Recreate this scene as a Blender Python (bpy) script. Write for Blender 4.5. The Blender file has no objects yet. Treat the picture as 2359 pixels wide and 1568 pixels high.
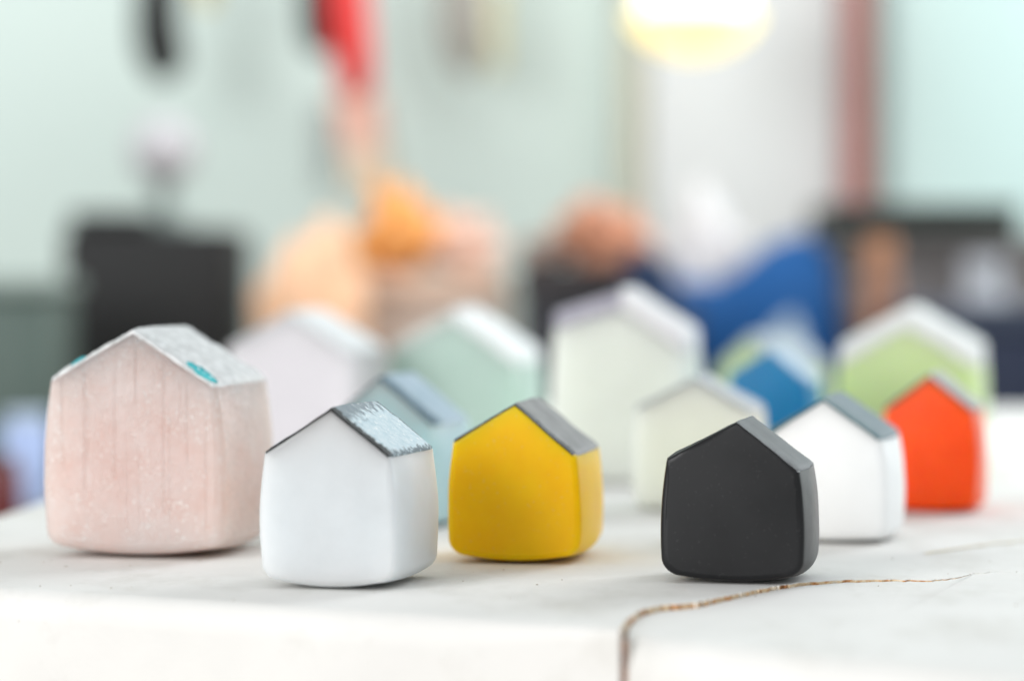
import bpy, bmesh, math, random
from mathutils import Vector, Matrix, noise

S = bpy.context.scene
COL = S.collection
random.seed(4)

# ------------------------------------------------------------------ camera
F, CX, CY = 6762.0, 1179.5, 784.0          # focal length and centre of a 2359 x 1568 sheet
EYE = Vector((0, 0, 0.048))
PITCH = math.atan((CY - 620) / F)
cam_d = bpy.data.cameras.new('camera')
cam = bpy.data.objects.new('camera', cam_d)
COL.objects.link(cam)
cam.location = EYE
cam.rotation_euler = (math.pi / 2 - PITCH, 0, 0)
cam_d.sensor_width = 36
cam_d.lens = 36 * F / 2359
cam_d.clip_start, cam_d.clip_end = 0.02, 20
cam_d.dof.use_dof = True
cam_d.dof.focus_distance = 0.456
cam_d.dof.aperture_fstop = 8.8
S.camera = cam

# ------------------------------------------------------------------ light
w = bpy.data.worlds.new('World'); S.world = w; w.use_nodes = True
bg = w.node_tree.nodes['Background']
bg.inputs[0].default_value = (0.93, 0.97, 1.0, 1); bg.inputs[1].default_value = 0.54


def area(name, loc, target, sx, sy, power, col):
    d = bpy.data.lights.new(name, 'AREA'); d.shape = 'RECTANGLE'
    d.size, d.size_y, d.energy, d.color = sx, sy, power, col
    o = bpy.data.objects.new(name, d); COL.objects.link(o)
    o.location = loc
    o.rotation_euler = (Vector(target) - Vector(loc)).to_track_quat('-Z', 'Y').to_euler()
    return o


area('window_light', (0.66, 1.28, 0.40), (0.0, 0.5, 0.0), 0.50, 0.62, 8.5, (0.90, 0.955, 1.0))
area('front_fill_light', (-1.10, -0.78, 0.46), (0.0, 0.55, 0.0), 0.9, 0.8, 20.5, (1.0, 0.998, 0.995))  # unseen fill added to brighten the slab's front face and house fronts
area('wall_fill_light', (0.0, 0.80, 0.72), (0.0, 1.40, 0.47), 1.2, 0.25, 4.6, (1.0, 0.99, 0.97))  # unseen fill, added only to lift the back wall

S.view_settings.view_transform = 'Standard'
S.view_settings.look = 'None'
S.view_settings.exposure = 0.20
S.view_settings.gamma = 1.0
S.view_settings.use_curve_mapping = False
S.cycles.use_denoising = True
S.cycles.max_bounces = 10
S.cycles.caustics_reflective = False
S.cycles.caustics_refractive = False
S.cycles.sample_clamp_indirect = 6


# ------------------------------------------------------------------ helpers
def ray(px, py):
    v = Vector(((px - CX) / F, (CY - py) / F, -1))
    v.rotate(cam.rotation_euler)
    return v


def ground(px, py, z=0.0):
    v = ray(px, py)
    return EYE + v * ((z - EYE.z) / v.z)


def at(px, py, Y):
    v = ray(px, py)
    return EYE + v * (Y / v.y)


def lin(c):
    r = []
    for v in c[:3]:
        v /= 255.0
        r.append(v / 12.92 if v <= 0.04045 else ((v + 0.055) / 1.055) ** 2.4)
    return tuple(r) + (1.0,)


class NT:
    """small node-tree writer"""
    def __init__(self, name):
        self.m = bpy.data.materials.new(name); self.m.use_nodes = True
        self.t = self.m.node_tree; self.n = self.t.nodes; self.l = self.t.links
        self.b = self.n['Principled BSDF']
        self.obj = None

    def co(self, out='Object', scale=(1, 1, 1), loc=(0, 0, 0)):
        if self.obj is None:
            self.obj = self.n.new('ShaderNodeTexCoord')
        mp = self.n.new('ShaderNodeMapping')
        mp.inputs['Scale'].default_value = scale
        mp.inputs['Location'].default_value = loc
        self.l.new(self.obj.outputs[out], mp.inputs[0])
        return mp.outputs[0]

    def noise(self, vec, scale, detail=3, rough=0.55):
        n = self.n.new('ShaderNodeTexNoise')
        n.inputs['Scale'].default_value = scale
        n.inputs['Detail'].default_value = detail
        n.inputs['Roughness'].default_value = rough
        self.l.new(vec, n.inputs['Vector'])
        return n.outputs[0]

    def ramp(self, fac, stops):
        r = self.n.new('ShaderNodeValToRGB'); e = r.color_ramp.elements
        while len(e) < len(stops):
            e.new(0.5)
        for k, (p, c) in enumerate(stops):
            e[k].position = p
            e[k].color = c if not isinstance(c, (int, float)) else (c, c, c, 1)
        self.l.new(fac, r.inputs[0])
        return r.outputs[0]

    def mix(self, fac, a, b, mode='MIX'):
        m = self.n.new('ShaderNodeMix'); m.data_type = 'RGBA'; m.blend_type = mode
        for sock, v in ((m.inputs[0], fac), (m.inputs[6], a), (m.inputs[7], b)):
            if isinstance(v, (int, float)):
                sock.default_value = v
            elif isinstance(v, tuple):
                sock.default_value = v
            else:
                self.l.new(v, sock)
        return m.outputs[2]

    def math(self, op, a, b=0.0, c=None):
        m = self.n.new('ShaderNodeMath'); m.operation = op
        for k, v in enumerate((a, b) if c is None else (a, b, c)):
            if isinstance(v, (int, float)):
                m.inputs[k].default_value = v
            else:
                self.l.new(v, m.inputs[k])
        return m.outputs[0]

    def sep(self, vec):
        s = self.n.new('ShaderNodeSeparateXYZ'); self.l.new(vec, s.inputs[0]); return s.outputs

    def bump(self, h, dist, strength=1.0, prev=None):
        b = self.n.new('ShaderNodeBump')
        b.inputs['Strength'].default_value = strength
        b.inputs['Distance'].default_value = dist
        self.l.new(h, b.inputs['Height'])
        if prev is not None:
            self.l.new(prev, b.inputs['Normal'])
        return b.outputs[0]

    def set(self, **k):
        for key, v in k.items():
            s = self.b.inputs[key.replace('_', ' ')]
            if isinstance(v, (int, float, tuple)):
                s.default_value = v
            else:
                self.l.new(v, s)
        return self.m


def plain(name, c, rough=0.6, var=0.12, scale=40, bump=0.0):
    """matt surface with a little unevenness of colour"""
    t = NT(name); v = t.co()
    n = t.noise(v, scale, 3)
    a = lin(c)
    d = tuple(x * (1 - var) for x in a[:3]) + (1,)
    col = t.mix(n, d, tuple(min(1, x * (1 + var * .6)) for x in a[:3]) + (1,))
    t.set(Base_Color=col, Roughness=rough)
    if bump:
        t.set(Normal=t.bump(t.noise(v, scale * 8, 4), bump))
    return t.m


def link(name, me, mat, parent=None):
    o = bpy.data.objects.new(name, me); COL.objects.link(o)
    for m in (mat if isinstance(mat, (list, tuple)) else [mat]):
        me.materials.append(m)
    if parent is not None:
        o.parent = parent
    return o


def from_bm(name, bm, mat, parent=None, smooth=True):
    bmesh.ops.recalc_face_normals(bm, faces=bm.faces)
    me = bpy.data.meshes.new(name); bm.to_mesh(me); bm.free()
    if smooth:
        for p in me.polygons:
            p.use_smooth = True
    return link(name, me, mat, parent)


def tag(o, label, cat, group=None, kind=None):
    o['label'] = label; o['category'] = cat
    if group: o['group'] = group
    if kind: o['kind'] = kind
    return o


def empty(name, loc, rz=0.0):
    o = bpy.data.objects.new(name, None); COL.objects.link(o)
    o.empty_display_size = 0.01
    o.location = loc; o.rotation_euler = (0, 0, rz)
    return o


def auto_smooth(o, ang=35):
    me = o.data
    me.set_sharp_from_angle(angle=math.radians(ang))


# ------------------------------------------------------------------ the slab
def plaster():
    t = NT('plaster'); v = t.co()
    big = t.noise(v, 22, 4, 0.6); fine = t.noise(v, 900, 3, 0.6)
    col = t.mix(t.ramp(big, [(0.3, 0), (0.7, 1)]), lin((228, 226, 222)), lin((238, 236, 232)))
    blot = t.noise(t.co(scale=(1, 0.45, 1), loc=(.3, .1, 0)), 60, 5, 0.65)
    col = t.mix(t.ramp(blot, [(0.50, 0), (0.72, 0.8)]), col, lin((214, 211, 204)))
    speck = t.noise(t.co(loc=(.11, .7, 0)), 1500, 1, 0.4)
    col = t.mix(t.ramp(speck, [(0.80, 0), (0.83, 0.5)]), col, lin((150, 140, 128)))
    n1 = t.bump(t.noise(v, 70, 4), 0.0006, 0.5)
    n2 = t.bump(fine, 0.00008, 0.6, n1)
    return t.set(Base_Color=col, Roughness=0.72, Normal=n2, Specular_IOR_Level=0.3)


def core():
    t = NT('broken_core'); v = t.co()
    n = t.noise(v, 420, 4, 0.7)
    col = t.ramp(n, [(0.30, lin((150, 92, 52))), (0.42, lin((206, 150, 98))), (0.50, lin((228, 202, 164))), (0.66, lin((240, 230, 212)))])
    return t.set(Base_Color=col, Roughness=0.9, Normal=t.bump(t.noise(v, 1500, 4), 0.0003))


M_PLASTER, M_CORE = plaster(), core()

crack_px = [(1430, 1450), (1437, 1432), (1472, 1404), (1513, 1393), (1600, 1387), (1655, 1375), (1740, 1357),
            (1800, 1346), (1850, 1340), (1950, 1334), (2050, 1333), (2140, 1335), (2200, 1330), (2245, 1319),
            (2310, 1315), (2359, 1322)]
raw = [ground(*p).to_2d() for p in crack_px] + [Vector((0.105, 0.470)), Vector((0.145, 0.476)), Vector((0.30, 0.50))]
path = []
for a, b in zip(raw, raw[1:]):
    n = max(2, int((b - a).length / 0.00045)) if b.x < 0.11 else 30
    for k in range(n):
        path.append(a.lerp(b, k / n))
path.append(raw[-1])
jag = []
for k, p in enumerate(path):
    q = Vector((p.x * 900, p.y * 900, 0))
    a = noise.noise(q) * 0.0008 + noise.noise(q * 3.1) * 0.0006
    steep = 1.0 if k > 20 else k / 20
    v = Vector((p.x + (1 - steep) * a * 0.5, p.y + a * steep))
    if jag and v.x < jag[-1].x + 2e-5:
        v.x = jag[-1].x + 2e-5
    jag.append(v)
X0, X1 = raw[0].x, ground(2330, 1318).x


def drop(x):                       # how far the front piece has sunk below the back piece
    return 0.0010 * (X1 - x) / (X1 - X0)


def gap(x):
    return 0.00028 + 0.00075 * max(0.0, 1 - (x - X0) / 0.006) if x < X1 else 0.0002


def resample(a, b, step, amp, seed):
    n = max(2, int((b - a).length / step)); out = []
    t = (b - a).normalized(); nr = Vector((-t.y, t.x))
    for k in range(n):
        p = a.lerp(b, k / n)
        out.append(p + nr * amp * noise.noise(Vector((p.x * 60, p.y * 60, seed))))
    return out


def strip_piece(name, near, far, rn, rf, topz, thick, parent):
    """a slab piece swept between its near edge and its far edge, both running left to right"""
    bm = bmesh.new(); rows = []
    for k in range(len(near)):
        a, b = near[k], far[k]
        d = b - a; ln = max(1e-6, d.length); d = d / ln
        r0 = min(rn[k], ln * 0.45); r1 = min(rf[k], ln * 0.45); row = []
        def put(p, z):
            row.append(bm.verts.new((p.x, p.y, z)))
        put(a, -thick)
        for an in (0, 18, 36, 54, 72, 90):
            t = math.radians(an); p = a + d * r0 * (1 - math.cos(t)); put(p, topz(p) - r0 * (1 - math.sin(t)))
        for p in (a + d * min(ln * .46, r0 + 0.0002), a + d * min(ln * .47, r0 + 0.0006), (a + d * r0).lerp(b - d * r1, 0.5),
                  b - d * min(ln * .47, r1 + 0.0006), b - d * min(ln * .46, r1 + 0.0002)):
            put(p, topz(p))
        for an in (90, 60, 30, 0):
            t = math.radians(an); p = b - d * r1 * (1 - math.cos(t)); put(p, topz(p) - r1 * (1 - math.sin(t)))
        put(b, -thick)
        rows.append(row)
    n = len(rows[0])
    for r0, r1 in zip(rows, rows[1:]):
        for j in range(n):
            bm.faces.new((r0[j], r1[j], r1[(j + 1) % n], r0[(j + 1) % n]))
    bm.faces.new(rows[0]); bm.faces.new(rows[-1][::-1])
    o = from_bm(name, bm, M_PLASTER, parent)
    auto_smooth(o, 50)
    return o


THICK = 0.030
slab = empty('cracked_slab', (0, 0.6, -THICK))
tag(slab, 'white plaster slab with a brown crack, carrying all the little glass houses', 'slab')
INV = Matrix.Translation((0, -0.6, THICK))

corner_l = Vector((-0.109, 0.456)); far_l = Vector((-0.064, 1.0)); far_r = Vector((0.30, 1.0))
fe = resample(corner_l, jag[0], 0.0025, 0.0012, 4)
near = fe + jag
rn = [0.0045] * len(fe) + [0.00016] * len(jag)
for k in range(10):                # ease the radius where the front edge meets the crack
    rn[len(fe) - 1 - k] = 0.0014 + 0.0031 * k / 10
for k in range(24):
    rn[len(fe) + k] = 0.0002 + 0.0012 * (1 - k / 24) ** 2
far = [far_l.lerp(far_r, k / (len(near) - 1)) for k in range(len(near))]
piece_a = strip_piece('slab_piece', near, far, rn, [0.002] * len(near), lambda p: 0.0, THICK, slab)
piece_a['label'] = 'larger back piece of the slab that the houses stand on'

cr = [Vector((p.x + 0.0009 * max(0, 1 - k / 40), p.y - gap(p.x) * (1 + 0.8 * noise.noise(Vector((p.x * 1100, 8, 0)))))) for k, p in enumerate(jag)]
f_mid = ground(2170, 1540).to_2d()
f_end = f_mid + (f_mid - cr[0]) * 2.0
fn = []
for k in range(len(cr)):
    u = (cr[k].x - cr[0].x) / (cr[-1].x - cr[0].x)
    p = cr[0].lerp(f_end, u)
    p = Vector((p.x, p.y - 0.0007 + 0.0008 * noise.noise(Vector((p.x * 80, 3, 1)))))
    fn.append(p)
piece_b = strip_piece('slab_piece', fn, cr, [0.0055] * len(cr), [0.00018] * len(cr), lambda p: -drop(p.x), THICK, slab)
piece_b['label'] = 'smaller front piece of the slab, sunk a little at the crack'
for o in (piece_a, piece_b):
    o.matrix_parent_inverse = INV


def crack_face():
    """the rough brown fracture that shows between the two pieces"""
    bm = bmesh.new(); rows = []
    for k, p in enumerate(jag):
        if p.x > X1 + 0.02:
            break
        t = (jag[min(k + 3, len(jag) - 1)] - jag[max(k - 3, 0)]).normalized()
        out = -Vector((-t.y, t.x))
        row = []
        dz = max(0.0001, drop(p.x))
        for j, z in enumerate((-0.00010, -0.00024, -0.00040, -0.0006, -0.0009, -0.0015, -0.004, -0.012, -0.026)):
            q = Vector((p.x * 2300, p.y * 2300, z * 2300))
            b = 0.00003 + 0.00016 * max(0, noise.noise(q)) + 0.00009 * max(0, noise.noise(q * 2.7))
            b = b * min(1, dz / 0.0003) if j else 0.00002
            # near the front the crack opens: the rough core sits back from the face
            if k < 3:
                b += 0.0003
            row.append(bm.verts.new((p.x + out.x * b, p.y + out.y * b, z)))
        rows.append(row)
    for a, b in zip(rows, rows[1:]):
        for j in range(len(a) - 1):
            bm.faces.new((a[j], b[j], b[j + 1], a[j + 1]))
    o = from_bm('crack_face', bm, M_CORE, slab, False)
    o.matrix_parent_inverse = INV
    o['label'] = 'rough orange brown broken edge along the crack'
    # core seen down the open front of the crack
    bm = bmesh.new(); rows = []
    a, b = jag[0], cr[0]
    for j in range(40):
        z = -0.0012 - j * 0.0006
        row = []
        for i in range(5):
            p = a.lerp(b, i / 4)
            q = Vector((p.x * 3000, z * 1200, 3.3))
            row.append(bm.verts.new((p.x, p.y + 0.0007 + 0.0004 * noise.noise(q), z)))
        rows.append(row)
    for r0, r1 in zip(rows, rows[1:]):
        for i in range(4):
            bm.faces.new((r0[i], r0[i + 1], r1[i + 1], r1[i]))
    t = NT('crack_core'); v = t.co()
    t.set(Base_Color=t.ramp(t.noise(v, 500, 4), [(0.3, lin((98, 58, 40))), (0.55, lin((150, 100, 70))), (0.75, lin((205, 165, 124)))]), Roughness=0.95)
    o = from_bm('crack_core', bm, t.m, slab)
    o.matrix_parent_inverse = INV


crack_face()

# a thin old hairline with tan edges farther back on the right
bm = bmesh.new(); prev = None
pts = [ground(2130, 1276), ground(2220, 1262), ground(2300, 1252), ground(2370, 1246), ground(2450, 1240)]
for k in range(len(pts) - 1):
    for j in range(20):
        p = pts[k].lerp(pts[k + 1], j / 20)
        p.y += 0.0009 * noise.noise(p * 260)
        wd = 0.0009 + 0.0006 * noise.noise(p * 500)
        row = [bm.verts.new((p.x, p.y - wd, 0.0001)), bm.verts.new((p.x, p.y, 0.00022)), bm.verts.new((p.x, p.y + wd, 0.0001))]
        if prev:
            for i in range(2):
                bm.faces.new((prev[i], row[i], row[i + 1], prev[i + 1]))
        prev = row
hl = from_bm('hairline_crack', bm, plain('hairline', (226, 212, 184), 0.9, .2, 300), slab)
hl.matrix_parent_inverse = INV

# ------------------------------------------------------------------ little houses
def house_profile(W, HL, HR, Hr, apex, bulge, rb, sag):
    """closed outline in x,z, counter-clockwise from the bottom middle; third value: how much the ends round it"""
    h = W / 2; P = []
    nb = 10
    def wallx(z, H, s):
        u = max(0, min(1, z / H))
        return s * (h + bulge * (1 - (2 * u - 0.86) ** 2) - bulge * 0.5)
    for k in range(nb):                                  # bottom, middle to right
        x = (h - rb) * k / nb
        P.append((x, sag * (x / h) ** 2, 1.7))
    zc = sag * ((h - rb) / h) ** 2
    for k in range(9):                                   # right lower corner
        a = math.radians(-90 + 90 * k / 8)
        z = zc + rb + rb * math.sin(a)
        P.append((h - rb + (wallx(zc + rb, HR, 1) - (h - rb)) * math.cos(a), z, 1.7 - 0.7 * k / 8))
    for k in range(1, 13):
        z = zc + rb + (HR - zc - rb) * k / 12
        P.append((wallx(z, HR, 1), z, 1.0 if k < 12 else 0.6))
    ex, ez = P[-1][0], P[-1][1]
    for k in range(1, 9):
        u = k / 9
        P.append((ex + (apex - ex) * u, ez + (Hr - ez) * u, 0.35))
    P.append((apex, Hr, 0.35))
    lx = wallx(HL, HL, -1)
    for k in range(1, 9):
        u = k / 9
        P.append((apex + (lx - apex) * u, Hr + (HL - Hr) * u, 0.35))
    for k in range(13):
        z = HL + (zc + rb - HL) * k / 12
        P.append((wallx(z, HL, -1), z, 1.0 if k else 0.6))
    for k in range(1, 9):
        a = math.radians(180 + 90 * k / 8)
        z = zc + rb + rb * math.sin(a)
        P.append((-(h - rb) + (wallx(zc + rb, HL, -1) + (h - rb)) * -math.cos(a), z, 1.0 + 0.7 * k / 8))
    for k in range(1, nb):
        x = -(h - rb) * (1 - k / nb)
        P.append((x, sag * (x / h) ** 2, 1.7))
    return P


def deformer(P, L, re, plan, dome, seed, bot=0.8):
    """how the outline shrinks towards the two ends of a house: rounded arrises and barrel-shaped plan"""
    h = max(p[0] for p in P); HE = max(p[1] for p in P if abs(p[0]) > h * 0.8); HT = max(p[1] for p in P)
    hx = h * 1.15; zt, zb = HT, min(p[1] for p in P); zm = (zt + zb) / 2; hz = (zt - zb) * 0.60
    def sw(x, z):
        return max(0, 1 - (x / hx) ** 2) * max(0, 1 - ((z - zm) / hz) ** 2)
    def deform(x, z, y):
        e = min(y + L / 2, L / 2 - y)
        ins = re - math.sqrt(max(0.0, re * re - (re - e) ** 2)) if e < re else 0.0
        d = ins + plan * (2 * y / L) ** 2
        up = max(0.0, min(1.0, (z - HE) / (HT - HE)))
        lo = max(0.0, 1 - z / (0.4 * HE))
        near = max(0.0, min(1.0, (z / HE - 0.80) / 0.20))       # arrises stay crisp at the roof
        d2 = d - 0.75 * ins * near
        g = max(0.0, 1 - e / 0.004) ** 2 * (-1 if y < 0 else 1)
        hv = noise.noise_vector(Vector((x * 130 + seed * 3.7, y * 130, z * 130))) * 0.00022 * min(1, z / 0.004)
        x, z = x + hv.x, z + hv.z * 0.8                          # ground by hand: no two alike
        return (x * (1 - d2 * (1 - 0.6 * up) / h), y + hv.y * 0.5 + g * dome * sw(x, z), z + bot * d * lo ** 2 - 0.2 * d2 * near)
    deform.sw = sw
    return deform


def house_body(name, P, L, re, deform, dome, mat, parent, rough_amp=0.0, seed=0):
    n = len(P)
    st = []                                              # (y, rounding, plan bulge)
    for a in (90, 75, 60, 45, 30, 15, 0):
        r = math.radians(a); st.append((re * (1 - math.sin(r)), re * (1 - math.cos(r))))
    for k in range(1, 12):
        st.append((re + (L - 2 * re) * k / 12, 0))
    for a in (0, 15, 30, 45, 60, 75, 90):
        r = math.radians(a); st.append((L - re * (1 - math.sin(r)), re * (1 - math.cos(r))))
    bm = bmesh.new(); rings = []
    for y, ins in st:
        rings.append([Vector(deform(x, z, y - L / 2)) for x, z, _ in P])
    cz = sum(p[1] for p in P) / n
    sw = deform.sw
    def cap(ring, s):
        out = []
        for rho in (0.985, 0.96, 0.92, 0.85, 0.75, 0.62, 0.48, 0.32, 0.16):
            row = []
            for v in ring:
                x, z = v.x * rho, cz + (v.z - cz) * rho
                row.append(Vector((x, s * (L / 2 + dome * sw(x, z)), z)))
            out.append(row)
        return out
    fr = cap(rings[0], -1); bk = cap(rings[-1], 1)
    allr = fr[::-1] + rings + bk
    zmin = min(v.z for r in allr for v in r)
    vr = []
    for r in allr:
        row = []
        for v in r:
            q = Vector((v.x, v.y, v.z - zmin))
            if rough_amp:
                nn = noise.noise_vector(q * 700 + Vector((seed, 0, 0))) * 0.5 + noise.noise_vector(q * 220 + Vector((seed, 5, 0)))
                q += nn * rough_amp * min(1, q.z / 0.002)
            row.append(bm.verts.new(q))
        vr.append(row)
    for r0, r1 in zip(vr, vr[1:]):
        for k in range(n):
            bm.faces.new((r0[k], r0[(k + 1) % n], r1[(k + 1) % n], r1[k]))
    c0 = bm.verts.new((0, -L / 2 - dome * sw(0, cz), cz - zmin)); c1 = bm.verts.new((0, L / 2 + dome * sw(0, cz), cz - zmin))
    for k in range(n):
        bm.faces.new((c0, vr[0][(k + 1) % n], vr[0][k])); bm.faces.new((c1, vr[-1][k], vr[-1][(k + 1) % n]))
    o = from_bm(name, bm, mat, parent)
    auto_smooth(o, 28)
    return o, zmin


def roof_panel(ridge, eave, y0, y1, t, mat, parent, rough, seed, deform, zmin):
    """sloping slab from ridge to eave (x,z pairs); uv: u ridge to eave, v front to back"""
    a, b = Vector(ridge), Vector(eave)
    sl = (b - a).normalized(); nr = Vector((-sl.y, sl.x))
    if nr.y < 0: nr = -nr
    # mitre at the ridge so the two panels meet in a vertical joint
    top_a = a + Vector((0, t / max(0.2, nr.y)))
    top_b = b + Vector((0, t / max(0.2, nr.y)))
    nu, nv = 16, 16
    bm = bmesh.new(); uvl = bm.loops.layers.uv.new('uv')
    uvs = {}
    def grid(pa, pb, top):
        G = []
        for i in range(nu + 1):
            row = []
            for j in range(nv + 1):
                u, v = i / nu, j / nv
                p = pa.lerp(pb, u); y = y0 + (y1 - y0) * v
                e = min(u, 1 - u, v, 1 - v)
                d = 0.0
                if top:
                    q = Vector((p.x * 500, y * 500, seed))
                    d = rough * (noise.noise(q) + 0.6 * noise.noise(q * 2.9))
                    d -= min(t * 0.35, 0.0003) if (j in (0, nv) or i == nu) else 0
                    wob = rough * 0.8 * noise.noise(Vector((u * 7, j, seed + 9)))
                    y += wob if j in (0, nv) else 0
                base = a.lerp(b, u); q3 = deform(base.x, base.y, max(y0, min(y1, y)))
                vv = bm.verts.new((q3[0] + (p.x - base.x) + nr.x * d, q3[1], q3[2] - zmin + (p.y - base.y) + nr.y * d)); uvs[vv] = (u, v)
                row.append(vv)
            G.append(row)
        return G
    T = grid(top_a, top_b, True); B = grid(a, b, False)
    for i in range(nu):
        for j in range(nv):
            bm.faces.new((T[i][j], T[i + 1][j], T[i + 1][j + 1], T[i][j + 1]))
            bm.faces.new((B[i][j], B[i][j + 1], B[i + 1][j + 1], B[i + 1][j]))
    for i in range(nu):
        bm.faces.new((T[i][0], B[i][0], B[i + 1][0], T[i + 1][0])); bm.faces.new((T[i][nv], T[i + 1][nv], B[i + 1][nv], B[i][nv]))
    for j in range(nv):
        bm.faces.new((T[0][j], T[0][j + 1], B[0][j + 1], B[0][j])); bm.faces.new((T[nu][j], B[nu][j], B[nu][j + 1], T[nu][j + 1]))
    for f in bm.faces:
        for lp in f.loops:
            lp[uvl].uv = uvs[lp.vert]
    o = from_bm('roof_panel', bm, mat, parent)
    auto_smooth(o, 40)
    return o


def house(corner, W, L, yaw, HL, HR, Hr, body, roof, label, apex=0.0, bulge=0.0006, rb=0.0025, sag=0.0008,
          re=0.0007, plan=0.0005, dome=0.0004, rt=0.0003, rr=0.00004, over=0.0, seed=1, rough=0.0, roof_l=None):
    """corner: the front right lower corner on the slab (pixel), sizes in mm"""
    W, L, HL, HR, Hr, apex = (v / 1000 for v in (W * 1.065, L, HL + 0.35, HR + 0.35, Hr + 0.35, apex))
    c = ground(corner[0] + 3, corner[1] + 9 * (corner[1] - 620) / 720); th = -math.radians(yaw)
    R = Matrix.Rotation(th, 2)
    o2 = c.to_2d() - R @ Vector((W / 2, -L / 2))
    e = empty('glass_house', (o2.x, o2.y, 0.0), th)
    tag(e, label, 'glass house', 'little glass houses on the slab')
    P = house_profile(W, HL, HR, Hr, apex, bulge, rb, sag)
    df = deformer(P, L, re, plan, dome, seed)
    b, zmin = house_body('body', P, L, re, df, dome, body, e, rough, seed)
    er = P[10 + 9 + 11]; el = P[10 + 9 + 12 + 8 + 1 + 8]
    g = 0.00003
    y0, y1 = -L / 2 + re * 0.02, L / 2 - re * 0.02
    roof_panel((apex, Hr + g), (er[0], er[1] + g), y0, y1, rt, roof, e, rr, seed, df, zmin)
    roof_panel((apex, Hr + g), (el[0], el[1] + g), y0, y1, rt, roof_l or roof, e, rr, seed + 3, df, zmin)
    return e


# -------- glass
def glass(name, c, rough=0.4, sss=1.0, scale=0.004, rad=(1, 1, 1), spec=0.5, mottle=0.06, bump=0.00001, trans=0.0, alb=0.80, dust=0.10):
    t = NT(name); v = t.co()
    a = tuple(x * alb for x in lin(c)[:3])
    n = t.ramp(t.noise(v, 130, 4, 0.6), [(0.3, 0), (0.7, 1)])
    col = t.mix(n, tuple(x * (1 - mottle) for x in a[:3]) + (1,), tuple(min(1, x * (1 + mottle)) for x in a[:3]) + (1,))
    dots = t.ramp(t.noise(t.co(loc=(.3, .8, .2)), 1700, 2, 0.5), [(0.66, 0), (0.72, 1)])
    col = t.mix(t.math('MULTIPLY', dots, dust), col, lin((225, 225, 222)))
    rough = t.math('MULTIPLY_ADD', n, 0.10, rough - 0.05)
    t.set(Base_Color=col, Roughness=rough, Subsurface_Weight=sss, Subsurface_Scale=scale, Specular_IOR_Level=spec,
          Normal=t.bump(t.noise(v, 2600, 2), bump, 0.7), Transmission_Weight=trans, Subsurface_Anisotropy=0.2)
    t.b.inputs['Subsurface Radius'].default_value = rad
    return t.m


def pink_glass():
    t = NT('pink_glass'); v = t.co()
    mot = t.noise(v, 150, 5, 0.65)
    base = t.mix(t.ramp(mot, [(0.32, 0), (0.66, 1)]), lin((208, 178, 169)), lin((213, 193, 187)))
    xyz = t.sep(v)
    wob = t.math('MULTIPLY', t.math('SUBTRACT', t.noise(v, 260, 3), 0.5), 0.00035)
    x = t.math('ADD', xyz[0], wob)
    fine = t.noise(v, 1300, 3, 0.6)
    total = None
    # saw lines down the front: x, lower end, upper end, half width (mm), depth
    for x0, z0, z1, hw, dep in ((-12.2, 14, 31, .10, .9), (-8.3, 10, 33, .12, 1), (-7.7, 14, 28, .07, .8), (-3.0, 12, 33, .08, .6),
                                (-0.9, 3, 22, .06, .5), (0.6, 24, 37, .10, .8), (1.1, 2, 20, .07, .45), (5.4, 6, 34, .10, .7), (6.4, 2, 26, .06, .6),
                                (8.2, 22, 31, .08, .6), (9.4, 14, 31, .08, .8), (12.6, 3, 27, .08, .6)):
        a = t.math('ABSOLUTE', t.math('SUBTRACT', x, x0 / 1000))
        k = t.math('SUBTRACT', 1.0, t.math('DIVIDE', a, hw * 1.5 / 1000)); k = t.math('MAXIMUM', k, 0.0)
        m = t.n.new('ShaderNodeMapRange'); m.interpolation_type = 'SMOOTHSTEP'
        m.inputs[1].default_value = z0 / 1000; m.inputs[2].default_value = z0 / 1000 + 0.004; t.l.new(xyz[2], m.inputs[0])
        m2 = t.n.new('ShaderNodeMapRange'); m2.interpolation_type = 'SMOOTHSTEP'
        m2.inputs[1].default_value = z1 / 1000; m2.inputs[2].default_value = z1 / 1000 - 0.004; t.l.new(xyz[2], m2.inputs[0])
        k = t.math('MULTIPLY', t.math('MULTIPLY', k, m.outputs[0]), t.math('MULTIPLY', m2.outputs[0], dep))
        total = k if total is None else t.math('MAXIMUM', total, k)
    line = t.math('MULTIPLY', total, t.ramp(fine, [(0.30, 0.35), (0.55, 1)]))
    base = t.mix(t.math('MULTIPLY', line, 0.30), base, lin((186, 150, 140)))
    streak = t.ramp(t.noise(t.co(scale=(1, 1, 0.06), loc=(0, .3, 0)), 900, 3, 0.6), [(0.50, 0), (0.66, 1)])
    base = t.mix(t.math('MULTIPLY', streak, 0.04), base, lin((222, 204, 198)))
    spk = t.ramp(t.noise(t.co(loc=(.4, .2, .1)), 2000, 2, 0.6), [(0.56, 0), (0.64, 1)])
    clump = t.ramp(t.noise(t.co(loc=(.9, .2, .1)), 190, 3, 0.6), [(0.40, 0), (0.60, 1)])
    spk = t.math('MULTIPLY', spk, clump)
    base = t.mix(t.math('MULTIPLY', spk, 0.8), base, lin((246, 238, 234)))
    n1 = t.bump(t.math('MULTIPLY', line, -1.0), 0.0003, 0.8)
    n2 = t.bump(t.noise(v, 700, 5, 0.72), 0.00035, 0.7, n1)
    n3 = t.bump(spk, 0.00022, 0.8, n2)
    t.set(Base_Color=base, Roughness=t.math('MULTIPLY_ADD', spk, -0.14, 0.28), Subsurface_Weight=0.88, Subsurface_Scale=0.028,
          Normal=n3, Specular_IOR_Level=0.5)
    t.b.inputs['Subsurface Radius'].default_value = (1.0, 0.82, 0.77)
    return t.m


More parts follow.
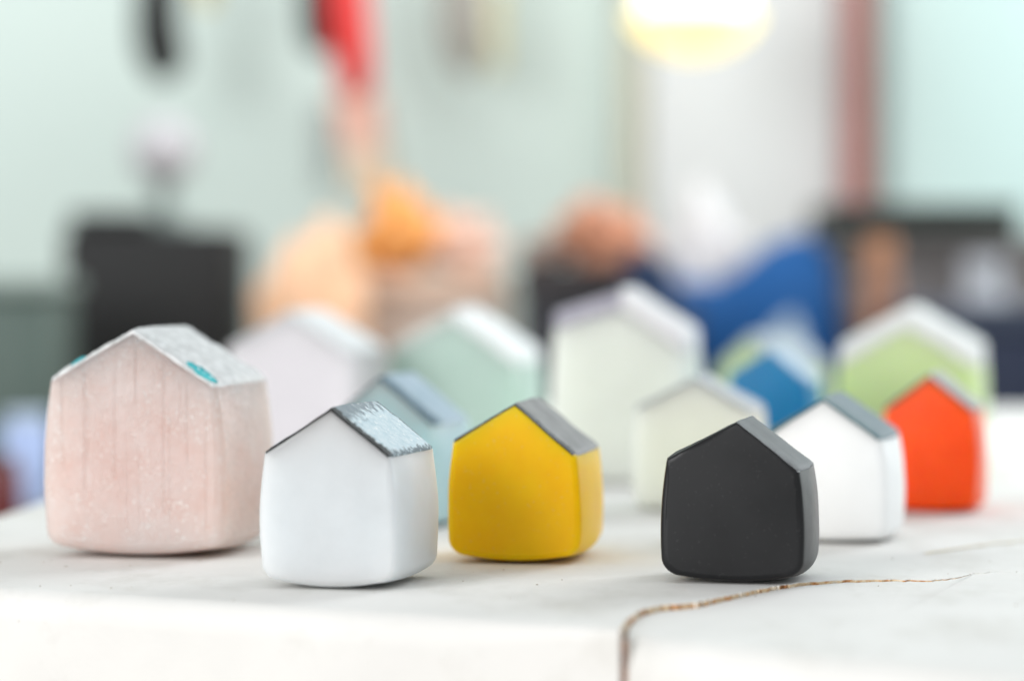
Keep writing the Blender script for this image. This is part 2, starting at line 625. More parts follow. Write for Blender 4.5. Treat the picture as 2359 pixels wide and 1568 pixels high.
def roof_mat(name, c, edge=None, edge_w=0.05, c2=None, spots=0.0, rough=0.55, spec=0.2, ridge=None, eave_spots=None, bump=0.0001, metal=0.0, sc=330):
    """roof skin: own colour, a fired dark line along the front, blotches by the ridge and eave"""
    t = NT(name); v = t.co(); u = t.sep(t.co('UV'))
    n = t.noise(v, sc, 4, 0.65); nf = t.noise(v, 1400, 3, 0.6)
    col = t.mix(t.ramp(n, [(0.35, 0), (0.65, 1)]), lin(c), lin(c2 or c))
    dark = lin(edge) if edge else None
    if spots:
        col = t.mix(t.math('MULTIPLY', t.ramp(nf, [(0.60, 0), (0.68, 1)]), spots), col, lin((248, 250, 250)))
    if ridge:
        d = t.math('ADD', u[0], t.math('MULTIPLY', t.math('SUBTRACT', n, 0.5), 0.8))
        d = t.math('ADD', d, t.math('MULTIPLY', t.math('SUBTRACT', u[1], 0.6), 0.22))
        k = t.ramp(d, [(0.08, 0.8), (0.22, 0)])
        col = t.mix(k, col, lin(ridge))
    if eave_spots:
        d = t.math('ADD', u[0], t.math('MULTIPLY', t.math('SUBTRACT', nf, 0.5), 0.35))
        k = t.ramp(d, [(0.945, 0), (0.975, 1)])
        col = t.mix(k, col, lin(eave_spots))
        d = t.math('ADD', u[1], t.math('MULTIPLY', t.math('SUBTRACT', nf, 0.5), 0.2))
        k = t.ramp(d, [(0.94, 0), (0.975, 1)])
        col = t.mix(k, col, lin(eave_spots))
    if dark:
        d = t.math('ADD', u[1], t.math('MULTIPLY', t.math('SUBTRACT', nf, 0.5), edge_w * 2.2))
        k = t.ramp(d, [(edge_w * 0.8, 1), (edge_w * 1.25, 0)])
        col = t.mix(k, col, dark)
    t.set(Base_Color=col, Roughness=rough, Specular_IOR_Level=spec, Metallic=metal, Normal=t.bump(n, bump, 0.6, t.bump(nf, bump * 0.4, 0.6)))
    return t.m


MILK = (1, 1, 1)
# pink, large and rough
pink = house((522, 1284), 30.6, 31, 11, 29.3, 28.4, 37.2, pink_glass(),
             roof_mat('pink_roof', (198, 198, 197), None, c2=(238, 238, 238), spots=1.0, rough=0.55, bump=0.0006, sc=500),
             'large rough pink glass house with a crumbly grey roof and teal chips',
             bulge=0.0011, rb=0.0034, sag=0.0019, re=0.0013, plan=0.0012, dome=0.0005, rt=0.0007, rr=0.00030, seed=3, rough=0.00007)
# teal chips caught along the pink roof's front edge
M_TEAL = roof_mat('teal_chip', (30, 140, 150), None, c2=(86, 190, 196), rough=0.55, bump=0.0003, spots=0.5)


def chip(parent, a, b, w_, seed):
    """a sliver of coloured glass lying along a roof edge, from a to b in the house's own space"""
    a, b = Vector(a), Vector(b); bm = bmesh.new(); rows = []
    t = (b - a).normalized(); up = Vector((0, 0, 1)); up = (up - t * up.dot(t)).normalized(); out = t.cross(up)
    if out.y > 0: out = -out
    for k in range(19):
        u = k / 18; p = a.lerp(b, u)
        s = w_ * (math.sin(math.pi * (0.03 + 0.94 * u)) ** 0.7) * (1 + 0.35 * noise.noise(Vector((u * 6, seed, 0))))
        row = []
        for j in range(9):
            an = 2 * math.pi * j / 9
            r = s * (1 + 0.25 * noise.noise(Vector((u * 9, j * 2.0, seed))))
            row.append(bm.verts.new(p + up * math.sin(an) * r * 0.9 + out * math.cos(an) * r * 0.45))
        rows.append(row)
    for r0, r1 in zip(rows, rows[1:]):
        for j in range(9):
            bm.faces.new((r0[j], r0[(j + 1) % 9], r1[(j + 1) % 9], r1[j]))
    bm.faces.new(rows[0][::-1]); bm.faces.new(rows[-1])
    o = from_bm('teal_chip', bm, M_TEAL, parent)
    return o


yf = -0.0155 - 0.0002
chip(pink, (0.0094, yf, 0.03275), (0.0147, yf, 0.02935), 0.00075, 1)
chip(pink, (-0.0106, yf + 0.0001, 0.0321), (-0.0080, yf + 0.0001, 0.0336), 0.00040, 5)

# clear white, in front
house((912, 1354), 20.6, 23, 15, 19.9, 19.7, 26.6,
      glass('white_glass', (219, 223, 225), 0.40, scale=0.013, rad=(0.92, 1, 1.03), mottle=0.04, alb=0.87),
      roof_mat('white_roof', (190, 211, 219), (10, 7, 7), 0.055, c2=(216, 228, 233), spots=0.9, rough=0.55, ridge=(104, 114, 122), eave_spots=(62, 84, 94), bump=0.0003, sc=700),
      'frosted white glass house in front, mottled blue grey roof with a dark front line',
      apex=0.6, bulge=0.0008, rb=0.0030, sag=0.0016, re=0.0007, plan=0.0006, rt=0.00042, rr=0.00007, seed=5)

# yellow
house((1341, 1294), 21.4, 26, 10, 19.6, 17.4, 25.6,
      glass('yellow_glass', (255, 195, 0), 0.36, sss=0.75, scale=0.004, rad=(1, 0.62, 0.06), mottle=0.06, spec=0.2, alb=1.0),
      roof_mat('yellow_roof', (112, 109, 108), (22, 15, 12), 0.05, c2=(140, 137, 135), rough=0.55, spec=0.2, bump=0.00012, sc=200),
      'opaque yellow glass house with a smooth grey roof, between white and black houses',
      apex=0.0, bulge=0.0007, rb=0.0032, sag=0.0015, re=0.0008, plan=0.0008, rt=0.0003, rr=0.00006, seed=8)

# black
house((1855, 1341), 21.3, 19, 12.5, 18.6, 17.0, 24.2,
      glass('black_glass', (32, 32, 34), 0.38, sss=0.0, mottle=0.10, spec=0.28, alb=0.62, dust=0.012),
      roof_mat('black_roof', (30, 30, 32), (18, 18, 20), 0.04, c2=(44, 44, 46), rough=0.55, spec=0.2, bump=0.0002, sc=200),
      'satin black glass house standing by the crack in the slab',
      apex=0.6, bulge=0.0007, rb=0.0032, sag=0.0014, re=0.0007, plan=0.0007, rt=0.0003, rr=0.00006, seed=11)

# bright white behind the black one
house((2048, 1249), 22, 24, 15, 18.6, 18.0, 24.9,
      glass('opal_glass', (245, 246, 246), 0.4, scale=0.005, mottle=0.02, alb=1.0),
      roof_mat('opal_roof', (60, 86, 96), (16, 76, 84), 0.07, c2=(80, 102, 110), rough=0.55, bump=0.0002),
      'opaque bright white glass house with a slate grey roof, right behind the black house',
      bulge=0.0009, rb=0.0026, sag=0.0008, re=0.0012, plan=0.0010, rt=0.0005, seed=14)

# red orange
house((2252, 1178), 18.4, 20, 15, 20.0, 19.9, 26.6,
      glass('red_glass', (255, 88, 0), 0.36, scale=0.004, rad=(1, 0.45, 0.1), mottle=0.10, spec=0.25, alb=0.95),
      roof_mat('red_roof', (126, 122, 122), (92, 70, 60), 0.06, c2=(150, 146, 146), rough=0.55),
      'orange red glass house with a grey roof, standing farthest right',
      bulge=0.0007, rb=0.0022, sag=0.0008, re=0.0009, plan=0.0008, rt=0.0005, seed=17)

# small cream, behind the black house
house((1742, 1176), 23.6, 22, 11, 20.0, 19.6, 25.9,
      glass('cream_glass', (226, 228, 214), 0.42, scale=0.012, mottle=0.03, alb=0.92),
      roof_mat('cream_roof', (178, 182, 184), (150, 154, 156), 0.08, c2=(196, 196, 200), rough=0.55),
      'small cream glass house with thin grey roof edges, behind the black house',
      bulge=0.0005, rb=0.0020, re=0.0008, plan=0.0006, rt=0.0004, seed=20)

# teal grey, behind the front white house
house((1012, 1212), 22.6, 22, 16, 18.6, 18.8, 27.4,
      glass('teal_glass', (184, 218, 226), 0.4, scale=0.010, rad=(0.8, 1, 1.05), mottle=0.05, alb=0.92),
      roof_mat('teal_roof', (140, 166, 180), (26, 74, 94), 0.16, c2=(172, 190, 204), rough=0.55),
      'grey teal glass house with pale roof, tucked behind the frosted white house',
      bulge=0.0007, rb=0.0022, re=0.0008, plan=0.0007, rt=0.0004, seed=23)

# large lilac white
house((816, 1096), 31, 26, 17, 29.4, 28.6, 37.6,
      glass('lilac_glass', (222, 218, 222), 0.42, scale=0.013, mottle=0.03, alb=0.9),
      roof_mat('lilac_roof', (214, 216, 217), None, c2=(224, 226, 226), rough=0.55),
      'large pale lilac white glass house behind the pink house',
      bulge=0.0008, rb=0.003, re=0.0012, plan=0.0008, rt=0.0006, seed=26)

# sea green
house((1200, 1082), 31.4, 27, 13, 27.6, 25.4, 36.0,
      glass('sea_green_glass', (186, 210, 199), 0.42, scale=0.010, mottle=0.03, alb=0.86),
      roof_mat('sea_green_roof', (226, 228, 228), None, c2=(234, 236, 236), rough=0.55),
      'pale sea green glass house with a thick whitish roof, behind the yellow house',
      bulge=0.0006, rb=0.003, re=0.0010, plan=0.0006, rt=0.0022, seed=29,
      roof_l=roof_mat('sea_green_roof_painted_shade', (196, 196, 190), None, c2=(206, 206, 200), rough=0.55))  # left slope: its shade is put into a darker roof colour

# large cream
house((1588, 1113), 29.8, 27, 10, 34.4, 29.6, 39.2,
      glass('large_cream_glass', (226, 230, 220), 0.42, scale=0.012, mottle=0.03, alb=0.92),
      roof_mat('large_cream_roof', (212, 210, 212), None, c2=(220, 219, 220), rough=0.55),
      'tallest cream glass house with a thick pale roof, in the back row middle',
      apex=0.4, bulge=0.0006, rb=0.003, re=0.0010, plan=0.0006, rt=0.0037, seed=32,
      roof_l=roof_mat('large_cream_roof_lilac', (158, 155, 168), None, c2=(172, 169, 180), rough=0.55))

# blue
house((1868, 1126), 17.8, 18, 15, 24.6, 23.0, 29.6,
      glass('blue_glass', (0, 122, 170), 0.36, scale=0.003, rad=(0.2, 0.7, 1), mottle=0.05, spec=0.25, alb=1.0),
      roof_mat('blue_roof', (150, 176, 196), (60, 120, 160), 0.1, c2=(170, 190, 206), rough=0.55),
      'small deep blue glass house between the cream and lime houses',
      bulge=0.0005, rb=0.002, re=0.0010, plan=0.0006, rt=0.0004, seed=35)

# lime
house((2252, 1092), 31.8, 26, 15, 25.4, 25.4, 34.4,
      glass('lime_glass', (200, 220, 160), 0.42, scale=0.008, rad=(0.8, 1, 0.5), mottle=0.03, alb=0.9),
      roof_mat('lime_roof', (208, 210, 208), None, c2=(220, 222, 220), rough=0.55),
      'lime green glass house with a thick pale grey roof, behind the orange red house',
      bulge=0.0006, rb=0.003, re=0.0010, plan=0.0006, rt=0.0042, seed=38)

# pale green, at the very back
house((1796, 1044), 18.5, 26, 36, 23.0, 22.0, 30.0,
      glass('pale_green_glass', (196, 216, 172), 0.42, scale=0.008, mottle=0.03),
      roof_mat('pale_green_roof', (138, 152, 162), None, c2=(150, 162, 170), rough=0.55),
      'pale green glass house mostly hidden behind the blue house',
      bulge=0.0005, rb=0.003, re=0.0010, plan=0.0006, rt=0.001, seed=41)

# ------------------------------------------------------------------ workbench and what stands on it, out of focus
BZ = -THICK
def box(bm, x0, x1, y0, y1, z0, z1, bev=0.003, taper=0.0):
    cx, cy = (x0 + x1) / 2, (y0 + y1) / 2
    vs = []
    for z, k in ((z0, 1), (z1, 1 - taper)):
        for x, y in ((x0, y0), (x1, y0), (x1, y1), (x0, y1)):
            vs.append(bm.verts.new((cx + (x - cx) * k, cy + (y - cy) * k, z)))
    fs = [bm.faces.new([vs[i] for i in f]) for f in ((3, 2, 1, 0), (4, 5, 6, 7), (0, 1, 5, 4), (1, 2, 6, 5), (2, 3, 7, 6), (3, 0, 4, 7))]
    es = list({e for f in fs for e in f.edges})
    if bev:
        bmesh.ops.bevel(bm, geom=es, offset=bev, segments=2, affect='EDGES', profile=0.5)


def lathe(bm, prof, c=(0, 0, 0), n=28):
    rows = []
    for r, z in prof:
        rows.append([bm.verts.new((c[0] + r * math.cos(2 * math.pi * k / n), c[1] + r * math.sin(2 * math.pi * k / n), c[2] + z)) for k in range(n)])
    for a, b in zip(rows, rows[1:]):
        for k in range(n):
            bm.faces.new((a[k], a[(k + 1) % n], b[(k + 1) % n], b[k]))
    bm.faces.new(rows[0][::-1]); bm.faces.new(rows[-1])


def tube(bm, pts, r, n=10):
    rows = []
    for k, p in enumerate(pts):
        a = Vector(pts[max(0, k - 1)]); b = Vector(pts[min(len(pts) - 1, k + 1)])
        t = (b - a).normalized(); s = t.cross(Vector((0, 1, 0.01))).normalized(); u = s.cross(t)
        rr = r[k] if isinstance(r, (list, tuple)) else r
        rows.append([bm.verts.new(Vector(p) + (s * math.cos(2 * math.pi * j / n) + u * math.sin(2 * math.pi * j / n)) * rr) for j in range(n)])
    for a, b in zip(rows, rows[1:]):
        for j in range(n):
            bm.faces.new((a[j], a[(j + 1) % n], b[(j + 1) % n], b[j]))
    bm.faces.new(rows[0][::-1]); bm.faces.new(rows[-1])


def part(name, mat, parent, fn):
    bm = bmesh.new(); fn(bm)
    return from_bm(name, bm, mat, parent, True) if parent is None else _local(from_bm(name, bm, mat, parent, True), parent)


def _local(o, parent):
    o.matrix_parent_inverse = Matrix.Translation(-Vector(parent.location))
    auto_smooth(o, 40)
    return o


def span(x0, x1, ytop, Y):
    """world x range and top height for a pixel range at depth Y"""
    return at(x0, ytop, Y).x, at(x1, ytop, Y).x, at((x0 + x1) / 2, ytop, Y).z


bench = part('workbench', plain('bench_top', (150, 142, 132), 0.6, .2, 8), None, lambda bm: box(bm, -1.2, 1.2, 0.25, 1.394, BZ - 0.03, BZ - 0.0005, 0.002))
bench['kind'] = 'structure'

WALL_Y = 1.395
M_WALL = plain('mint_wall', (214, 230, 225), 0.8, .05, 2.2)
wall = part('wall', M_WALL, None, lambda bm: box(bm, -1.6, 1.6, WALL_Y, WALL_Y + 0.08, -0.7, 1.2, 0))
wall['kind'] = 'structure'


def item(name, label, cat, px, Y, z=None):
    p = at(px, 900, Y)
    e = empty(name, (p.x, Y, BZ if z is None else z)); tag(e, label, cat)
    return e


# white door leaf with its dull yellow edge, brown post, pale cyan panel
x0, x1, _ = span(1490, 1925, 300, 1.372)
door = item('white_board', 'white upright board with a dull yellow edge, under the bright lamp', 'board', 1700, 1.372, BZ)
part('panel', plain('board_white', (222, 226, 227), 0.6, .03, 3), door, lambda bm: box(bm, x0, x1, 1.3651, 1.3789, BZ, 0.9, 0.003))
xe = span(1425, 1490, 300, 1.372)
part('edge_strip', plain('door_edge', (196, 196, 178), 0.6, .05, 3), door, lambda bm: box(bm, xe[0], xe[1] - 0.001, 1.3674, 1.3812, BZ, 0.9, 0.003))
xp = span(1938, 2008, 300, 1.3536)
post = item('wooden_post', 'reddish brown upright post beside the white upright board', 'post', 1972, 1.3536)
part('shaft', plain('red_brown_wood', (166, 112, 106), 0.6, .12, 14), post, lambda bm: box(bm, xp[0], xp[1], 1.3513, 1.3628, BZ + 0.012, 0.9, 0.002))
part('foot', plain('post_foot', (90, 70, 64), 0.6), post, lambda bm: box(bm, xp[0] - 0.006, xp[1] + 0.006, 1.349, 1.3646, BZ, BZ + 0.012, 0.002))
xc = span(2050, 2520, 300, 1.372)
cyan = item('pale_cyan_panel', 'pale cyan panel on the wall right of the brown post', 'panel', 2250, 1.372)
part('sheet', plain('cyan_sheet', (198, 224, 222), 0.6, .05, 5), cyan, lambda bm: box(bm, xc[0], xc[1], 1.372, 1.3812, BZ, 0.9, 0.002))

# lamp, lit
def emit(name, c, s):
    t = NT(name)
    t.set(Base_Color=lin(c), Emission_Color=lin(c), Emission_Strength=s)
    return t.m


LY = 1.2432
lp = at(1597, 26, LY)
lamp = empty('hanging_lamp', (lp.x, LY, lp.z)); tag(lamp, 'lit hanging lamp with a glowing yellow bowl near the top edge', 'lamp')
rl = 150 * LY / F
part('bowl', emit('lamp_bowl', (255, 236, 162), 0.85), lamp,
     lambda bm: lathe(bm, [(rl * .20, -rl * .68), (rl * .52, -rl * .58), (rl * .8, -rl * .40), (rl * .95, -rl * .2), (rl, -rl * .05)], (lp.x, LY, lp.z)))
part('bulb', emit('lamp_bulb', (255, 246, 222), 1.5), lamp,
     lambda bm: lathe(bm, [(rl * .86, -rl * .048), (rl * .84, rl * .3), (rl * .7, rl * .7), (rl * .4, rl * 1.0), (rl * .1, rl * 1.05)], (lp.x, LY, lp.z)))
part('cord', plain('cord', (60, 60, 60)), lamp, lambda bm: tube(bm, [(lp.x, LY, lp.z + rl * 1.05), (lp.x, LY, lp.z + 0.5)], 0.002))

# things hanging on the wall
def hang(name, label, cat, pts, rad, Y, mat, hook=True, extra=None):
    q = [at(x, y, Y) for x, y in pts]
    e = empty(name, q[-1][:]); tag(e, label, cat)
    part('handle', mat, e, lambda bm: tube(bm, [v[:] for v in q], [r * Y / F for r in rad], 14))
    if hook:
        top = q[0]
        part('hook', plain('hook_metal', (150, 150, 148), 0.3), e, lambda bm: tube(bm, [(top.x, Y, top.z), (top.x, Y, top.z + 0.012), (top.x, WALL_Y + 0.002, top.z + 0.016)], 0.0016))
    return e


M_BLACK = plain('black_rubber', (22, 23, 24), 0.7)
hang('black_tool', 'black tool handle hanging on the mint wall above the round white globe', 'tool',
     [(362, -160), (365, -60), (360, 40), (368, 110), (385, 165), (392, 182)], [34, 46, 52, 56, 44, 18], 1.326, M_BLACK)
hang('yellow_tag', 'small mustard tag hanging beside the left black tool', 'tag', [(470, -120), (472, -40), (480, 14)], [6, 22, 20], 1.326, plain('mustard', (196, 178, 110)))
hang('black_tool', 'black tool handle hanging directly left of the red one', 'tool',
     [(728, -160), (730, -40), (728, 40), (734, 100), (742, 128)], [30, 38, 38, 34, 14], 1.326, M_BLACK)
red = hang('red_tool', 'bright red tool handle hanging on the mint wall', 'tool',
     [(792, -160), (796, -40), (803, 60), (814, 140), (822, 205), (828, 226)], [44, 50, 52, 46, 38, 14], 1.3122, plain('red_plastic', (214, 34, 30), 0.35))
hang('grey_tool', 'grey tool hanging on the wall between red tool and lamp', 'tool',
     [(1066, -160), (1066, -20), (1068, 60), (1072, 130), (1076, 178)], [40, 52, 54, 44, 16], 1.3352, plain('grey_steel', (150, 148, 140), 0.45))


def paper(name, label, pts, Y, mat, thick=0.002):
    q = [at(x, y, Y) for x, y in pts]
    bm = bmesh.new()
    a = [bm.verts.new((v.x, Y, v.z)) for v in q]; b = [bm.verts.new((v.x, Y + thick, v.z)) for v in q]
    n = len(q)
    bm.faces.new(a); bm.faces.new(b[::-1])
    for k in range(n):
        bm.faces.new((a[k], b[k], b[(k + 1) % n], a[(k + 1) % n]))
    o = from_bm(name, bm, mat, None, False)
    return tag(o, label, 'paper')


paper('paper_note', 'salmon paper note on the wall just below the red tool', [(768, 205), (872, 215), (880, 330), (786, 345)], WALL_Y - 0.006, plain('salmon_paper', (240, 190, 172), 0.8))
paper('paper_note', 'cream paper note on the wall below the salmon one', [(796, 345), (890, 335), (892, 430), (800, 436)], WALL_Y - 0.006, plain('cream_paper', (240, 216, 190), 0.8))
paper('paper_note', 'narrow grey paper strip on the wall left of the paper notes', [(722, 240), (752, 240), (756, 420), (730, 424)], WALL_Y - 0.006, plain('grey_paper', (168, 176, 174), 0.8))
paper('paper_note', 'upright pale yellow paper strip right of the grey tool', [(1126, -40), (1160, -40), (1160, 160), (1130, 160)], WALL_Y - 0.006, plain('yellow_paper', (224, 216, 176), 0.8))

# black box with a raised part, globe on it
YB = 1.165
bx = span(140, 535, 500, YB); bt = span(150, 330, 486, YB)
bb = item('black_box', 'large black box on the workbench at the left, behind the pink house', 'box', 340, YB)
part('case', M_BLACK, bb, lambda bm: box(bm, bx[0], bx[1], YB, YB + 0.09, BZ, at(300, 524, YB).z, 0.004))
part('lid', plain('black_lid', (28, 30, 30), 0.7), bb, lambda bm: box(bm, bt[0], bt[1], YB + 0.003, YB + 0.087, at(300, 524, YB).z, bt[2], 0.003))
gz = at(300, 524, YB).z; gp = at(376, 347, YB + 0.045)
rg = 78 * (YB + 0.045) / F
gl = item('globe_lamp', 'round white unlit globe standing on the black box', 'globe', 376, YB + 0.045, gz)
part('globe', plain('globe_white', (190, 188, 192), 0.4, .03), gl, lambda bm: lathe(bm, [(max(0.0006, rg * math.sin(a)), -rg * math.cos(a)) for a in [math.pi * k / 18 for k in range(19)]], gp[:]))
part('stem', plain('globe_stem', (128, 140, 136), 0.5), gl, lambda bm: lathe(bm, [(0.011, 0), (0.011, 0.004), (0.004, 0.006), (0.004, max(.01, gp.z - rg - gz + 0.002))], (gp.x + 0.0, gp.y, gz)))

# dark green bin far left
yg = 1.05; g0 = span(-150, 118, 640, yg)
bn = item('green_bin', 'dark green bin at the left edge beside the black box', 'bin', 0, yg)
part('tub', plain('bin_green', (84, 100, 94), 0.6), bn, lambda bm: box(bm, g0[0], g0[1], yg, yg + 0.06, BZ, g0[2] - 0.006, 0.004))
part('rim', plain('bin_rim', (128, 142, 136), 0.6), bn, lambda bm: box(bm, g0[0] - 0.002, g0[1] + 0.002, yg - 0.002, yg + 0.062, g0[2] - 0.006, g0[2], 0.002))

# pale blue tub and dark red jar low at the left edge
def jar(name, label, px, Y, wpx, ytop, mat, lidmat, cat):
    e = item(name, label, cat, px, Y)
    r = wpx / 2 * Y / F; h = at(px, ytop, Y).z - BZ; c = (e.location.x, Y, BZ)
    part('jar_body', mat, e, lambda bm: lathe(bm, [(r * .92, 0), (r, h * .06), (r, h * .8), (r * .8, h * .88), (r * .8, h * .9)], c))
    part('lid', lidmat, e, lambda bm: lathe(bm, [(r * .84, h * .9), (r * .86, h * .92), (r * .86, h * .98), (r * .8, h)], c))
    return e


jar('blue_jar', 'pale blue jar beyond the slab at the lower left edge', 62, 0.96, 120, 950, plain('pale_blue', (170, 190, 232), 0.4), plain('pale_blue_lid', (190, 206, 226), 0.4), 'jar')
jar('red_jar', 'dark red jar beyond the slab at the lower left corner', -12, 0.86, 118, 1050, plain('dark_red', (104, 28, 30), 0.4), plain('dark_red_lid', (84, 40, 40), 0.4), 'jar')

def lump(name, label, cat, x0, x1, y0, y1, Y, dep, mat, seed, amp=0.22, base=None):
    """crumpled cloth or paper: a dented, folded bundle; pixel box, depth and thickness, resting on base"""
    a, b = at(x0, y0, Y), at(x1, y1, Y)
    z0 = b.z if base is None else base
    bm = bmesh.new(); bmesh.ops.create_icosphere(bm, subdivisions=5, radius=1)
    for v in bm.verts:
        p = v.co.copy()
        d = 1 + amp * noise.noise(p * 1.5 + Vector((seed, 0, 0))) + amp * 0.55 * abs(noise.noise(p * 3.3 + Vector((0, seed, 0)))) - amp * 0.2
        q = p * d
        v.co = (q.x * (b.x - a.x) / 2, q.y * dep / 2, max(0.0, (q.z * 0.5 + 0.48)) * (a.z - z0))
    o = from_bm(name, bm, mat)
    o.location = ((a.x + b.x) / 2, Y + dep / 2, z0)
    return tag(o, label, cat)


# peach and beige boxes with an orange pot
yp = 1.1512
def carton(name, label, x0, x1, ytop, Y, mat, lidmat, dep=0.06, base=None, cat='box', split=0.84, bev=0.003):
    s = span(x0, x1, ytop, Y); z = BZ if base is None else base
    e = empty(name, ((s[0] + s[1]) / 2, Y + dep / 2, z)); tag(e, label, cat)
    h = s[2] - z
    part('case', mat, e, lambda bm: box(bm, s[0], s[1], Y, Y + dep, z, z + h * split, 0.003))
    part('lid', lidmat, e, lambda bm: box(bm, s[0] - 0.0008, s[1] + 0.0008, Y - 0.0015, Y + dep + 0.0015, z + h * split, z + h, bev))
    return e


bgb = carton('beige_box', 'beige box under the peach and orange bundles', 690, 1172, 628, yp + 0.01, plain('beige', (196, 180, 168), 0.7), plain('pink_beige', (214, 186, 166), 0.6), bev=0.006)
oz = span(690, 1172, 628, yp + 0.01)[2]
lump('crumpled_paper', 'crumpled pale peach paper right of the black box', 'paper', 556, 862, 540, 760, yp - 0.045, 0.05, plain('peach', (240, 194, 158), 0.8, .15, 25), 3, 0.55, base=BZ)
lump('orange_cloth', 'orange cloth bundle on the beige box', 'cloth', 822, 990, 430, 628, yp + 0.015, 0.045, plain('orange_cloth', (240, 170, 96), 0.8, .2, 30), 8, 0.7, base=oz)
lump('pink_paper', 'crumpled pinkish paper on the beige box, right of the orange bundle', 'paper', 975, 1160, 488, 628, yp + 0.015, 0.045, plain('pink_paper', (226, 190, 172), 0.7, .15, 30), 12, 0.5, base=oz)

# dark basket with a terracotta cone
dk = carton('dark_crate', 'very dark crate below the terracotta bundle', 1196, 1435, 610, 1.1236, plain('navy_black', (26, 28, 36), 0.6), plain('brown_black', (46, 40, 42), 0.6))
dz = span(1196, 1435, 610, 1.1236)[2]
lump('terracotta_cloth', 'terracotta coloured cloth bundle on the dark crate', 'cloth', 1285, 1490, 462, 610, 1.13, 0.04, plain('terracotta', (206, 146, 116), 0.8, .2, 30), 21, 0.6, base=dz)
lump('brown_cloth', 'dull brown cloth on the dark crate, left of the terracotta bundle', 'cloth', 1190, 1320, 540, 610, 1.13, 0.04, plain('dull_brown', (150, 122, 110), 0.7, .2, 30), 25, 0.3, base=dz)

# blue cloth bag with a white bowl nested in front
def bag():
    Y = 1.142
    top = [(1444, 592), (1500, 618), (1580, 648), (1660, 650), (1720, 612), (1780, 560), (1850, 535), (1905, 548), (1930, 600)]
    bm = bmesh.new(); rows = []
    for i in range(len(top) * 3 - 2):
        k, f = divmod(i, 3); k2 = min(k + 1, len(top) - 1)
        x = top[k][0] + (top[k2][0] - top[k][0]) * f / 3; y = top[k][1] + (top[k2][1] - top[k][1]) * f / 3
        zt = at(x, y, Y).z; xx = at(x, y, Y).x; row = []
        n = 16
        for j in range(n):
            a = 2 * math.pi * j / n
            rr = 0.022 * (1 + 0.25 * noise.noise(Vector((i * .5, j * .6, 2))))
            zc = (zt + BZ) / 2
            row.append(bm.verts.new((xx + 0.002 * noise.noise(Vector((i, j, 5))), Y + 0.022 + math.cos(a) * rr, max(BZ, zc + math.sin(a) * (zt - BZ) / 2))))
        rows.append(row)
    for a, b in zip(rows, rows[1:]):
        for j in range(16):
            bm.faces.new((a[j], a[(j + 1) % 16], b[(j + 1) % 16], b[j]))
    bm.faces.new(rows[0][::-1]); bm.faces.new(rows[-1])
    o = from_bm('blue_cloth', bm, plain('blue_cloth', (0, 84, 150), 0.8, .5, 16))
    return tag(o, 'crumpled bright blue cloth on the workbench behind the tall cream house', 'cloth')


bag()
lump('white_bag', 'crumpled white bag behind the blue cloth', 'bag', 1478, 1740, 470, 700, 1.195, 0.05, plain('white_bag', (210, 208, 209), 0.8, .08, 20), 31, 0.5, base=BZ)
lump('grey_blue_cloth', 'pale grey blue cloth in front of the bright blue one', 'cloth', 1750, 1900, 745, 900, 1.06, 0.04, plain('grey_blue', (142, 158, 172), 0.7, .15, 25), 37, 0.3, base=BZ)
lump('navy_cloth', 'dark navy cloth bundle between the dark crate and the blue cloth', 'cloth', 1425, 1610, 585, 800, 1.085, 0.05, plain('navy_cloth', (12, 40, 74), 0.8, .3, 25), 44, 0.45, base=BZ)

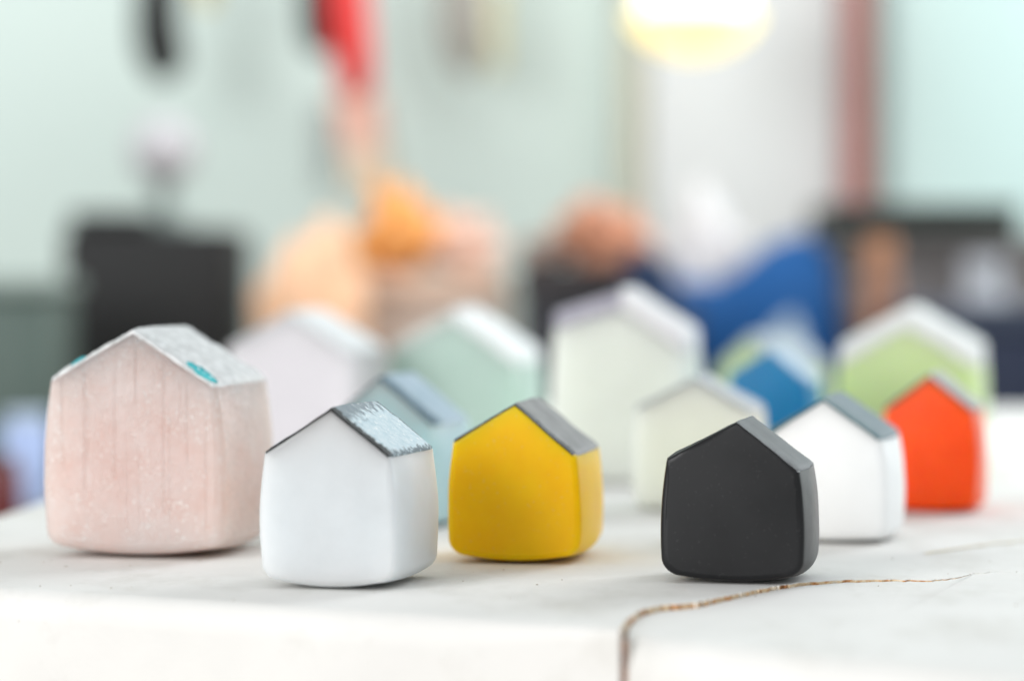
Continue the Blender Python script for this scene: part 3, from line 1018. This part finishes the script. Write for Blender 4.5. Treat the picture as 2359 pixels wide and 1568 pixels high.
# right: dark tray on grey box, brown jar, pale jar, dark navy crate
GY = 1.1604
carton('grey_box', 'grey box carrying the dark tray at the right', 1945, 2420, 545, GY, plain('mid_grey', (128, 124, 124), 0.7), plain('mid_grey_lid', (108, 104, 102), 0.7), 0.08)
ty = span(1945, 2420, 545, GY)[2]
tr = span(1895, 2345, 480, GY)
tray = empty('dark_tray', ((tr[0] + tr[1]) / 2, GY + 0.04, ty)); tag(tray, 'dark green black tray lying on the grey box at the right', 'tray')
part('tray_floor', plain('tray_dark', (42, 48, 44), 0.6), tray, lambda bm: box(bm, tr[0], tr[1], GY - 0.006, GY + 0.06, ty, ty + 0.004, 0.001))
for yy in (GY - 0.0065, GY + 0.057):
    part('tray_rim', plain('tray_rim', (40, 46, 42), 0.6), tray, lambda bm: box(bm, tr[0] + 0.0003, tr[1] - 0.0003, yy, yy + 0.0035, ty + 0.0042, ty + 0.013, 0.001))
jar('brown_jar', 'tall brown jar in front of the grey box below the tray', 2026, 1.12, 84, 548, plain('brown_glaze', (150, 104, 76), 0.5), plain('brown_lid', (176, 122, 84), 0.5), 'jar')
jar('grey_jar', 'pale grey jar in front of the grey box, right of the brown jar', 2262, 1.1475, 112, 590, plain('pale_grey_glaze', (182, 186, 192), 0.5), plain('pale_grey_lid', (170, 174, 180), 0.5), 'jar')
carton('navy_crate', 'dark navy crate behind the lime house at the right edge', 2070, 2520, 702, 1.073, plain('navy', (20, 32, 58), 0.6), plain('navy_lid', (40, 50, 70), 0.6), 0.06)
jar('white_jar', 'white jar at the right edge in front of the navy crate', 2378, 1.1, 74, 846, plain('jar_white', (206, 212, 220), 0.4), plain('jar_white_lid', (196, 200, 206), 0.4), 'jar')

# ------------------------------------------------------------------ crumbs and fibres on the slab
bm = bmesh.new(); rnd = random.Random(9)
for k in range(60):
    px, py = rnd.uniform(-40, 2400), rnd.uniform(1250, 1430)
    p = ground(px, py)
    if p.y < 0.42 and p.x < 0.03: continue
    r = rnd.uniform(0.00005, 0.00016); a = rnd.uniform(0, 3.14); ln = r * rnd.choice((1, 1, 1.5, 4))
    zf = -drop(p.x) if p.y < 0.45 and p.x > 0.02 else 0.0
    m = Matrix.Translation((p.x, p.y, zf + r * 0.5)) @ Matrix.Rotation(a, 4, 'Z') @ Matrix.Diagonal((ln, r, r * 0.6, 1))
    bmesh.ops.create_icosphere(bm, subdivisions=1, radius=1, matrix=m)
cr_o = from_bm('crumbs', bm, plain('crumb', (176, 162, 144), 0.9, .5, 400))
tag(cr_o, 'tiny dark crumbs and fibres scattered on the slab', 'crumbs', kind='stuff')
